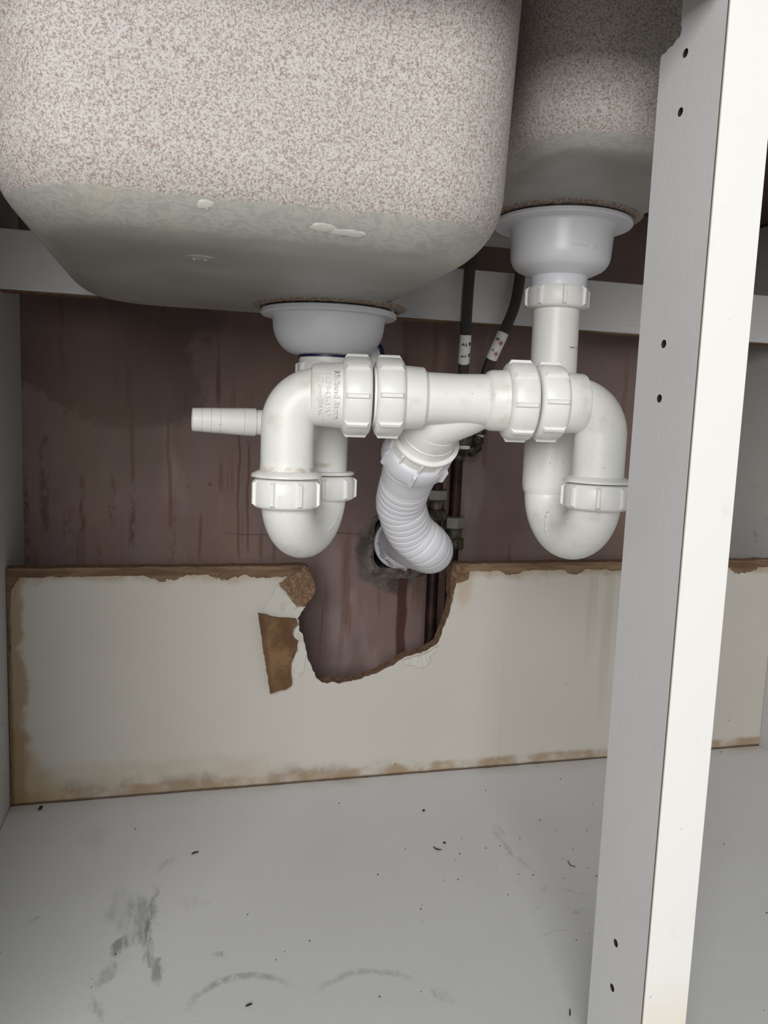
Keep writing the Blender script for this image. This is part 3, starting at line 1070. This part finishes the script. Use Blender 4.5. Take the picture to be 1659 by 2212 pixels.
# moulded maker's mark on the underside: arc and two dots
bm = bmesh.new()
MK = MARK
for rr, a0, a1 in ((.0090, 200, 345), (.0062, 195, 350), (.0045, 20, 160)):
    sweep(bm, [(MK[0] + rr * math.cos(math.radians(a0 + (a1 - a0) * k / 16)), MK[1] + rr * .8 * math.sin(math.radians(a0 + (a1 - a0) * k / 16)), .6800) for k in range(17)], .0004, 6)
for s in (-1, 1):
    lathe(bm, (MK[0] + s * .0035, MK[1] + .004, .6806), (0, 0, -1), [(0, .0011), (.0018, .0009), (.0018, 0)], 12)
link('moulded_mark', bm, WHITEPAINT, bowlL, smooth=40)
# dried dabs of resin on the lower front edge
for cx, cy, cz, rx, rz in DABS:
    bm = bmesh.new()
    bmesh.ops.create_icosphere(bm, subdivisions=3, radius=1)
    for v in bm.verts:
        q = 1 + .35 * pnoise(v.co * 2.2 + Vector((cx * 50, 0, 0)))
        vz = cz + v.co.z * rz * q
        dz = max(0., .7260 - vz)
        ys = .0560 + .046 - math.sqrt(max(.046 ** 2 - dz * dz, 0))
        v.co = Vector((cx + v.co.x * rx * q, ys + v.co.y * .0005 - .0001, vz))
    link('resin_dab', bm, WHITEPAINT, bowlL, smooth=60)

# ------------------------------------------------------------------ wastes
UP, DN = (0, 0, 1), (0, 0, -1)


def waste(wc, ztop, prof, label, wash):
    t = thing('sink_waste', label, 'sink waste', (wc[0], wc[1], ztop - .03), 'basket wastes under the bowls')
    bm = bmesh.new()
    lathe(bm, (*wc, ztop), DN, prof, 96)
    body = link('strainer_cup', bm, COOL, t, smooth=40)
    bm = bmesh.new()
    lathe(bm, (*wc, ztop + .0022), DN, [(0, .03), (0, wash), (.0021, wash), (.0021, .03), (0, .03)], 72)
    link('seal', bm, BLACK, t, smooth=40)
    return t, body


ZL = .6775
profL = [(0, .02), (0, .0590), (.0008, .0600), (.0042, .0603), (.0052, .0595), (.0056, .0510), (.0068, .0503), (.0110, .0497)] + \
        [(.0110 + .0280 * math.sin(math.radians(a)), .0262 + .0235 * math.cos(math.radians(a))) for a in range(9, 91, 9)] + [(.0394, .0250), (.0394, .02), (0, .02)]
wl, _ = waste(L2, ZL, profL, 'shallow round white basket waste under the large bowl', .0560)
bm = bmesh.new()
lathe(bm, (*L2, ZL - .0392), DN, [(0, .012), (0, .0262), (.0030, .0262), (.0030, .012), (0, .012)], 48)
link('rubber_washer', bm, NAVY, wl, smooth=40, label='navy rubber washer')
ZR = .7690
profR = [(0, .02), (0, .0615), (.0008, .0625), (.0034, .0626), (.0044, .0618), (.0050, .0485), (.0065, .0470), (.0300, .0455)] + \
        [(.0300 + .016 * math.sin(math.radians(a)), .0305 + .0150 * math.cos(math.radians(a))) for a in range(9, 60, 9)] + [(.0475, .0300), (.0490, .0262), (.0505, .0255), (.0600, .0253), (.0600, .02), (0, .02)]
wr, cupR = waste(R2, ZR, profR, 'deep white waste cup with tapered neck under the small bowl', .0600)
RT = {}


def cyl_fn(o, axis, front, R):
    """wrap text on a cylinder: x runs round it, y along the axis"""
    A = Vector(axis).normalized()
    F = Vector(front)
    F = (F - A * F.dot(A)).normalized()
    Wd = A.cross(F)

    def fn(x, y, h):
        th = x / R
        return Vector(o) + A * y + (F * math.cos(th) + Wd * math.sin(th)) * (R + h)
    return fn


fr = (Vector((.60, -.8, 0)))
for body, zz, wd in (('MARK', .7475, .013), ('MARK  V2', .7405, .026)):
    emboss('moulded_lettering', body, .0036, cyl_fn((*R2, zz), UP, Vector((.02, -1, 0)), .0461), COOL, cupR, .00025, wd)

# overflow spout with blue seal behind the large waste
bm = bmesh.new()
o_ov = Vector(OVER)
OD = Vector((1, .16, -.04)).normalized()
lathe(bm, o_ov, OD, [(0, 0), (0, .0135), (.006, .0135), (.006, .0148), (.0085, .0148), (.0088, .0140), (.0120, .0140), (.0123, .0152), (.0150, .0152), (.0150, .0110), (.0200, .0110), (.0200, 0)], 48)
link('overflow_spout', bm, PLAN, wl, smooth=40)
bm = bmesh.new()
lathe(bm, o_ov + OD * .0151, OD, [(0, .0112), (0, .0166), (.0006, .0172), (.0034, .0172), (.0040, .0166), (.0040, .0112), (0, .0112)], 48)
link('blue_seal', bm, NAVY, wl, smooth=40, label='dark blue rubber seal')

# ------------------------------------------------------------------ traps, tee and waste hose
TA, TB = Vector((.2611, .2535, .6022)), Vector((.5169, .2131, .6038))
TD = (TB - TA).normalized()
TL = (TB - TA).length
TOC = -(camo.location - (TA + TB) / 2).normalized()
FRONT = Vector((-.15, -1, 0)).normalized()


def bend(axis_xy, z0, corner_z, d_out, rb, lead, n=14):
    """vertical leg from z0 up, quarter bend, then lead along d_out"""
    c = Vector((axis_xy[0], axis_xy[1], 0))
    pts = [c + Vector((0, 0, z0)), c + Vector((0, 0, (z0 + corner_z - rb) / 2))]
    d_out = Vector(d_out)
    for k in range(n + 1):
        a = math.pi / 2 * k / n
        pts.append(c + Vector((0, 0, corner_z - rb + rb * math.sin(a))) + d_out * (rb - rb * math.cos(a)))
    pts.append(c + Vector((0, 0, corner_z)) + d_out * (lead))
    return pts


def ubend(a, b, za, zb_, zc, n=24):
    A, B = Vector((a[0], a[1], 0)), Vector((b[0], b[1], 0))
    M, h = (A + B) / 2, (B - A) / 2
    r = h.length
    pts = [A + Vector((0, 0, za))]
    for k in range(n + 1):
        th = math.pi * k / n
        pts.append(M - h * math.cos(th) + Vector((0, 0, zc - r * .88 * math.sin(th))))
    pts.append(B + Vector((0, 0, zb_)))
    return pts


RP = .0211
RL = .0213
L1 = (TA.x, TA.y)
L1 = (.2612, .2480)
TA = Vector((L1[0], L1[1], .6020))
L2T = (.3050, .3190)
trapL = thing('pipe_trap', 'white plastic U trap with hose spigot under the large bowl', 'pipe trap', (.28, .28, .50), 'white plastic traps under the sink')
# inlet body
bm = bmesh.new()
lathe(bm, (L2T[0], L2T[1], .636), DN, [(0, 0), (0, .0255), (.010, .0255), (.022, .0225), (.030, .0205), (.0985, .0200), (.1000, .0200), (.1005, .0262), (.1022, .0270), (.1032, .0262), (.1034, .015), (.1034, 0)], 64)
link('inlet_pipe', bm, PLA, trapL, smooth=40)
bm = bmesh.new()
nut(bm, (L2T[0], L2T[1], .6335), DN, .0200, .0272, .02, 8, .35)
link('coupling_nut', bm, PLAN, trapL, smooth=40)
# spigot
SPa, SPb = Vector((L2T[0] - .002, L2T[1], .5765)), Vector(SPIG_END)
sd = (SPb - SPa).normalized()
sl = (SPb - SPa).length
bm = bmesh.new()
pr = [(.010, 0), (.010, .0200), (.0400, .0200), (.0460, .0195), (.0475, .0175), (.0480, .0118), (sl - .0660, .0116)]
bars = [(.0640, .0480), (.0478, .0280), (.0278, .0210), (.0208, .0125), (.0123, .0000)]
r0 = .0119
for i, (a, b) in enumerate(BARBS):
    ra, rb_ = BARBR[i]
    pr += [(sl - a - .0002, BARBR[max(i - 1, 0)][1] - .0012), (sl - a, ra), (sl - b, rb_)]
pr += [(sl, BARBR[-1][1] - .0012), (sl - .0010, .0075), (sl - .03, .0072), (sl - .03, 0)]
lathe(bm, SPa, sd, pr, 48)
link('hose_spigot', bm, PLA, trapL, smooth=30, label='stepped grey-white hose spigot pointing sideways')
# lower nuts and U bend
bm = bmesh.new()
nut(bm, (L2T[0], L2T[1], .5318), DN, .0218, .0275, .019, 8, .2)
link('coupling_nut', bm, PLAN, trapL, smooth=40)
bm = bmesh.new()
nut(bm, (L1[0], L1[1], .5345), DN, .0238, .0272, .019, 8, .52)
link('coupling_nut', bm, PLAN, trapL, smooth=40)
ZC = .5200
pts = resample([Vector(p) for p in ubend(L1, L2T, .528, .528, ZC)], .0022)
bm = bmesh.new()
sweep(bm, pts, .0205, 56)
ub = link('u_bend', bm, PLA, trapL, smooth=40)


def on_bend(pts, i0, R, side, rev=1):
    """lettering along the bend: x along the tube, y round it"""
    L = [0.]
    for a, b in zip(pts, pts[1:]):
        L.append(L[-1] + (b - a).length)

    def fn(x, y, h):
        s = min(max(L[i0] + x * rev, 0), L[-1] - 1e-5)
        j = max(k for k in range(len(L)) if L[k] <= s)
        p = pts[j].lerp(pts[j + 1], (s - L[j]) / (L[j + 1] - L[j]))
        t = (pts[min(j + 2, len(pts) - 1)] - pts[max(j - 1, 0)]).normalized()
        F = Vector(side)
        F = (F - t * F.dot(t)).normalized()
        Wd = F.cross(t) * rev
        th = y / R
        return p + (F * math.cos(th) + Wd * math.sin(th)) * (R + h)
    return fn


nb = len(pts)
emboss('moulded_lettering', 'Midland Stom', .0050, on_bend(pts, int(nb * .62), .0205, (.75, -.62, .2)), PLA, ub, .0003, .026, .0001)
# outlet elbow with socket and collar
bm = bmesh.new()
pe = resample([Vector(p) for p in bend(L1, .5365, .6020, TD, .0245, .027)], .002)
sweep(bm, pe, lambda s, i: .0213 + (.0003 if s < .01 else 0), 56)
lathe(bm, (L1[0], L1[1], .5410), DN, [(0, .0205), (.0005, .0222), (.0030, .0275), (.0042, .0285), (.0055, .0285), (.0058, .0200), (0, .0200)], 64)
ax0 = Vector((L1[0], L1[1], .6020))
lathe(bm, ax0 + TD * .0175, TD, [(0, .0208), (.0010, .0236), (.0035, .0247), (.0270, .0262), (.0290, .0262), (.0290, .018), (0, .018)], 64)
el = link('outlet_elbow', bm, PLA, trapL, smooth=40)
front_l = Vector((-.14, -1, .0))
ddn = lambda o, R: cyl_fn(o, TD, front_l, R)


def vert_fn(o, R):
    """lettering turned a quarter: reads downwards, letter tops towards the nut"""
    A = TD
    F = (front_l - A * front_l.dot(A)).normalized()
    D = -(A.cross(F))
    if D.z > 0:
        D = -D

    def fn(x, y, h):
        th = x / R
        return o + A * y + (F * math.cos(th) + D * math.sin(th)) * (R + .0012 * (0) + h)
    return fn


emboss('moulded_lettering', 'Midland Stom', .0060, vert_fn(ax0 + TD * .0378, .0257), PLA, el, .0010, .0385, .00014)
emboss('moulded_lettering', 'BS3943-1\u00bd"', .0052, vert_fn(ax0 + TD * .0308, .0253), PLA, el, .0006, .034, .00006)
emboss('moulded_lettering', '3"(76mm)SEAL', .0042, vert_fn(ax0 + TD * .0248, .0250), PLA, el, .0005, .034, .00004)
bm = bmesh.new()
nut(bm, ax0 + TD * .0425, TD, .0230, .0312, .021, 8, .02)
link('coupling_nut', bm, PLAN, trapL, smooth=40)

# swept tee between the traps
tee = thing('swept_tee', 'white plastic swept tee pipe joining both traps', 'pipe tee', (ax0 + TD * .14))
bm = bmesh.new()
T = lambda t: ax0 + TD * t
lathe(bm, T(.0670), TD, [(0, .0), (0, .020), (.0005, .0240), (.0230, .0258), (.0360, .0250), (.0410, .0246), (.0428, .0222), (.0440, .0211), (.0700, .0205), (.0925, .0212), (.0940, .0232), (.0970, .0246), (.1200, .0252), (.1300, .0255), (.1300, .018), (.1300, 0)], 64)
BR0 = T(.1295)
BRD = Vector(BRDIR).normalized()
# branch: cone that leaves the body and widens to a socket
sw = catmull([T(.164) + Vector((0, .004, 0)), T(.148) + Vector((0, .010, -.008)), BR0 + BRD * .030, BR0 + BRD * .060], 10)
sweep(bm, resample(sw, .0015), lambda s, i: .0196 + .0045 * min(1, s / .045), 48)
lathe(bm, BR0 + BRD * .030, BRD, [(0, .018), (.001, .0245), (.010, .0252), (.0140, .0252), (.0145, .0258), (.0280, .0260), (.0280, .015), (0, .015)], 64)
body = link('tee_body', bm, PLA, tee, smooth=38)
bm = bmesh.new()
nut(bm, T(.0918), -TD, .0228, .0314, .021, 8, .02)
link('coupling_nut', bm, PLAN, tee, smooth=40)
bm = bmesh.new()
nut(bm, T(.1755), TD, .0228, .0316, .021, 8, .10)
link('coupling_nut', bm, PLAN, tee, smooth=40)
bm = bmesh.new()
CB = BR0 + BRD * .0520
nut(bm, CB, BRD, .0190, .0276, .0262, 10, .3, rh=.0030, rw=.0030)
lathe(bm, CB, BRD, [(0, .0268), (0, .0300), (.0006, .0308), (.0026, .0308), (.0034, .0296), (.0034, .0268), (0, .0268)], 64)
link('branch_collar', bm, PLAN, tee, smooth=40, label='grubby white collar nut on the branch')

# corrugated waste hose
hose = thing('waste_hose', 'white corrugated flexible waste hose running into the wall hole', 'waste hose', (.42, .40, .46))
HB = BR0 + BRD * .0675
hp = [HB, HB + BRD * .012] + [Vector(p) for p in HOSEPTS]
path = resample(catmull(hp, 16), .0005)
L = sum((b - a).length for a, b in zip(path, path[1:]))


def hose_r(s, i):
    if s < .024:
        return .0272
    if s < .0262:
        return .0279
    if s < .046:
        return .0264 - .0012 * (s - .026) / .02
    if s > L - .03:
        return .0236
    k = ((s - .046) / (.0027 if s < .054 else .0082)) % 1
    base = .0243 - .0004 * min(1, (s - .046) / .05)
    return base + (.0003 if s < .054 else .0005) * (1 - abs(2 * k - 1) ** 4) - (.0003 if k < .09 else 0)


bm = bmesh.new()
sweep(bm, path, hose_r, 48)
link('corrugated_tube', bm, HOSE, hose, smooth=50)
bm = bmesh.new()
nut(bm, HB - BRD * .0012, BRD, .0225, .0310, .0278, 6, .35, rh=.0030, rw=.0032)
link('hose_collar', bm, HOSE, hose, smooth=40)
bm = bmesh.new()
we = Vector(path[-1])
wd = (Vector(path[-1]) - Vector(path[-60])).normalized()
nut(bm, Vector(WCOL), (-.06, 1, -.02), .030, .0305, .020, 12, 0, rh=.0025, rw=.0035)
lathe(bm, Vector(WCOL), (-.06, 1, -.02), [(.030, .020), (.030, .0345), (.034, .0345), (.034, .020), (.030, .020)], 48)
link('wall_collar', bm, HOSE, hose, smooth=40)

# right-hand trap
R1 = (.5172, .2085)
AXR = ax0 + TD * ((R1[0] - ax0.x) / TD.x)
R1 = (AXR.x, AXR.y)
ZRX = AXR.z
R2T = (.5125, .2900)
trapR = thing('pipe_trap', 'white plastic U trap with long upright pipe below the small bowl', 'pipe trap', (.515, .25, .50), 'white plastic traps under the sink')
bm = bmesh.new()
sweep(bm, [Vector((R2[0] - .001, R2[1], .7085)), Vector((R2T[0] + .0008, R2T[1] + .0015, .560))], .0213, 56)
# mould seam of the pipe
sweep(bm, [Vector((R2[0] - .001 + .0136, R2[1] - .0163, .69)), Vector((R2T[0] + .0011 + .0136, R2T[1] + .0025 - .0163, .575))], .0005, 8)
up = link('inlet_pipe', bm, PLA, trapR, smooth=40)
bm = bmesh.new()
nut(bm, (R2[0] - .0005, R2[1], .7115), DN, .0205, .0282, .020, 8, .22)
link('coupling_nut', bm, PLAN, trapR, smooth=40)
pts = resample([Vector(p) for p in ubend(R1, R2T, .535, .540, .5232)], .0022)
bm = bmesh.new()
sweep(bm, pts, lambda s, i: .0209, 56)
lathe(bm, (R2T[0], R2T[1], .5200), UP, [(0, .0206), (.004, .0228), (.010, .0236), (.090, .0240), (.0910, .0232), (.0910, .018), (0, .018)], 56)
box(bm, (R2T[0] + .0150, R2T[1] - .0205, .545), (R2T[0] + .0200, R2T[1] - .0150, .608), .0006)
ubR = link('u_bend', bm, PLA, trapR, smooth=40)
nb = len(pts)
emboss('moulded_lettering', 'Midland Stom', .0046, on_bend(pts, int(nb * .56), .0209, (-.36, -.93, .05), -1), PLA, ubR, .0003, .024, .0001)
bm = bmesh.new()
nut(bm, (R1[0], R1[1], .5378), DN, .0215, .0273, .019, 8, .45)
link('coupling_nut', bm, PLAN, trapR, smooth=40)
bm = bmesh.new()
pe = resample([Vector(p) for p in bend(R1, .5395, ZRX, -TD, .0262, .028)], .002)
sweep(bm, pe, lambda s, i: .0213, 56)
lathe(bm, (R1[0], R1[1], .5440), DN, [(0, .0205), (.0005, .0222), (.0030, .0275), (.0042, .0285), (.0052, .0285), (.0055, .0200), (0, .0200)], 64)
lathe(bm, AXR - TD * .0165, -TD, [(0, .0208), (.0012, .0236), (.0030, .0242), (.0270, .0254), (.0300, .0254), (.0300, .018), (0, .018)], 64)
elR = link('outlet_elbow', bm, PLA, trapR, smooth=40)
for fnr in (cyl_fn(AXR - TD * .0300, TD, Vector((-.1, -1, .35)), .0246), cyl_fn((R1[0], R1[1], .566), UP, Vector((-.1, -1, 0)), .0213)):
    ringp = [fnr(.0041 * math.cos(a), .0041 * math.sin(a), .0) for a in [2 * math.pi * k / 24 for k in range(25)]]
    bm = bmesh.new()
    sweep(bm, ringp, .0002, 6, cap=False)
    link('mould_ring', bm, PLA, elR, smooth=40)
bm = bmesh.new()
nut(bm, AXR - TD * .0355, -TD, .0228, .0306, .021, 8, .0)
link('coupling_nut', bm, PLAN, trapR, smooth=40)

# ------------------------------------------------------------------ copper pipes and tap connectors
def copper(x, y, z0, z1, fit_z, label, nick):
    t = thing('copper_pipe', label, 'copper pipe', (x, y, z0), 'copper pipes behind the back board')
    bm = bmesh.new()
    sweep(bm, [(x, y, z0), (x, y, z1)], .0076, 24)
    link('pipe', bm, COPPER, t, smooth=40)
    for i, (za, zb_, R, mt) in enumerate(fit_z):
        bm = bmesh.new()
        if R > .0105:
            hexnut(bm, (x, y, zb_), (0, 0, 1), za - zb_, R)
        else:
            lathe(bm, (x, y, zb_), UP, [(0, 0), (0, R), (za - zb_, R), (za - zb_, 0)], 28)
        link('compression_nut' if R > .0105 else 'coupling_sleeve', bm, mt, t, smooth=25, label='shiny nickel nut' if mt is NICKEL else None)
    return t


AX, AY, BX, BY = .4918, .556, .5170, .556
pa = copper(AX, AY, .002, .566, FITA, 'tarnished copper pipe nearest the corrugated hose, seen through the torn hole', 0)
pb = copper(BX, BY, .002, .5400, FITB, 'tarnished copper pipe right of the corrugated hose, ending in brass nuts', 0)
# soldered tap-connector tails
for t, nut_at, tail in ((pb, NUT1, [(BX, BY, .536), (BX + .004, BY - .004, .548), (NUT1[0], NUT1[1], NUT1[2] - .006)]), (pa, NUT2, [(AX, AY, .560), (AX + .012, AY + .016, .5615), (NUT2[0] - .008, NUT2[1], NUT2[2] - .024), (NUT2[0], NUT2[1], NUT2[2] - .006)])):
    bm = bmesh.new()
    sweep(bm, resample(catmull(tail, 8), .002), lambda s, i: .0088 + .0012 * math.sin(i * 1.7), 20)
    link('brass_tail', bm, BRASS, t, smooth=50)

HL = (('hose nearest the large bowl with black marked band', HOSE1, NUT1, 'black'), ('hose curving left under the small bowl with red marked band', HOSE2, NUT2, 'red'))
for lab, hp, nn, ink in HL:
    t = thing('tap_connector', 'braided steel tap ' + lab, 'flexible hose', nn, 'braided tap connectors')
    pth = resample(catmull(hp, 14), .002)
    bm = bmesh.new()
    sweep(bm, pth, .0063, 28)
    link('braided_hose', bm, BRAID, t, smooth=60)
    Lp = [0.]
    for a, b in zip(pth, pth[1:]):
        Lp.append(Lp[-1] + (b - a).length)
    zt, zb_ = BANDZ[ink]
    seg = [p for p in pth if zb_ <= p.z <= zt]
    bm = bmesh.new()
    sweep(bm, seg, .0067, 28)
    band = link('label_band', bm, TAPE, t, smooth=60)
    mid = seg[len(seg) // 2]
    ad = (seg[-1] - seg[0]).normalized()
    if ad.z < 0:
        ad = -ad
    toc = (camo.location - mid).normalized()
    F = (toc - ad * toc.dot(ad)).normalized()
    Wd = ad.cross(F)
    if Wd.x < 0:
        Wd = -Wd

    def bfn(off, turn):
        def fn(x, y, h):
            th = (x + turn) / .0067
            return mid + ad * (y + off) + (F * math.cos(th) + Wd * math.sin(th)) * (.0068 + h)
        return fn
    marks = (('-A-J', .0046, INKB, .006, -.0014), ('-A-f', .0046, INKB, -.007, -.0014), ('|||', .0040, INKB, .007, .0062), ('|||', .0040, INKB, -.006, .0062)) if ink == 'black' else (('*', .013, INKR, .004, .0026), ('*', .013, INKR, -.009, .0026), ('-W', .0045, INKB, .007, -.0032), ('-A', .0045, INKB, -.006, -.0032))
    for mk in marks:
        emboss('printed_mark', mk[0], mk[1], bfn(mk[3], mk[4]), mk[2], band, .0001, None, .0001)
    bm = bmesh.new()
    hexnut(bm, Vector(nn) - Vector((0, 0, .004)), UP, .017, .0102)
    link('union_nut', bm, BRASS, t, smooth=25)
    bm = bmesh.new()
    lathe(bm, Vector(nn) - Vector((0, 0, .0085)), UP, [(0, 0), (0, .0078), (.0044, .0078), (.0044, 0)], 28)
    link('white_washer', bm, TAPE, t, smooth=40)

# ------------------------------------------------------------------ dirt lying on the base
def crumb(pts, r, label):
    bm = bmesh.new()
    P = [Vector((x, y, .1502 + r)) for x, y in pts]
    q = resample(catmull(P, 6), .0008) if len(P) > 2 else resample(P, .0008)
    n = len(q) - 1
    sweep(bm, q, lambda s, i: r * (.55 + .45 * math.sin(math.pi * i / max(n, 1))), 8)
    return tag(link('dark_crumb', bm, DIRT, smooth=60), label, 'crumb', 'dark crumbs and hairs on the cabinet base')


for pts, r, lab in CRUMBS:
    crumb(pts, r, lab)
bm = bmesh.new()
for k in range(90):
    x, y = rnd.uniform(.02, .95), rnd.uniform(.04, .49)
    if k > 55:
        x, y = rnd.gauss(.50, .05), rnd.gauss(.28, .05)
    if .445 < x < .50 and y < .07:
        continue
    s = rnd.uniform(.0003, .0007)
    bmesh.ops.create_icosphere(bm, subdivisions=1, radius=s, matrix=Matrix.Translation((x, y, .1501 + s * .6)))
tag(link('fine_dirt', bm, DIRT, smooth=0), 'fine dark specks of dirt strewn over the cabinet base', 'dirt', kind='stuff')
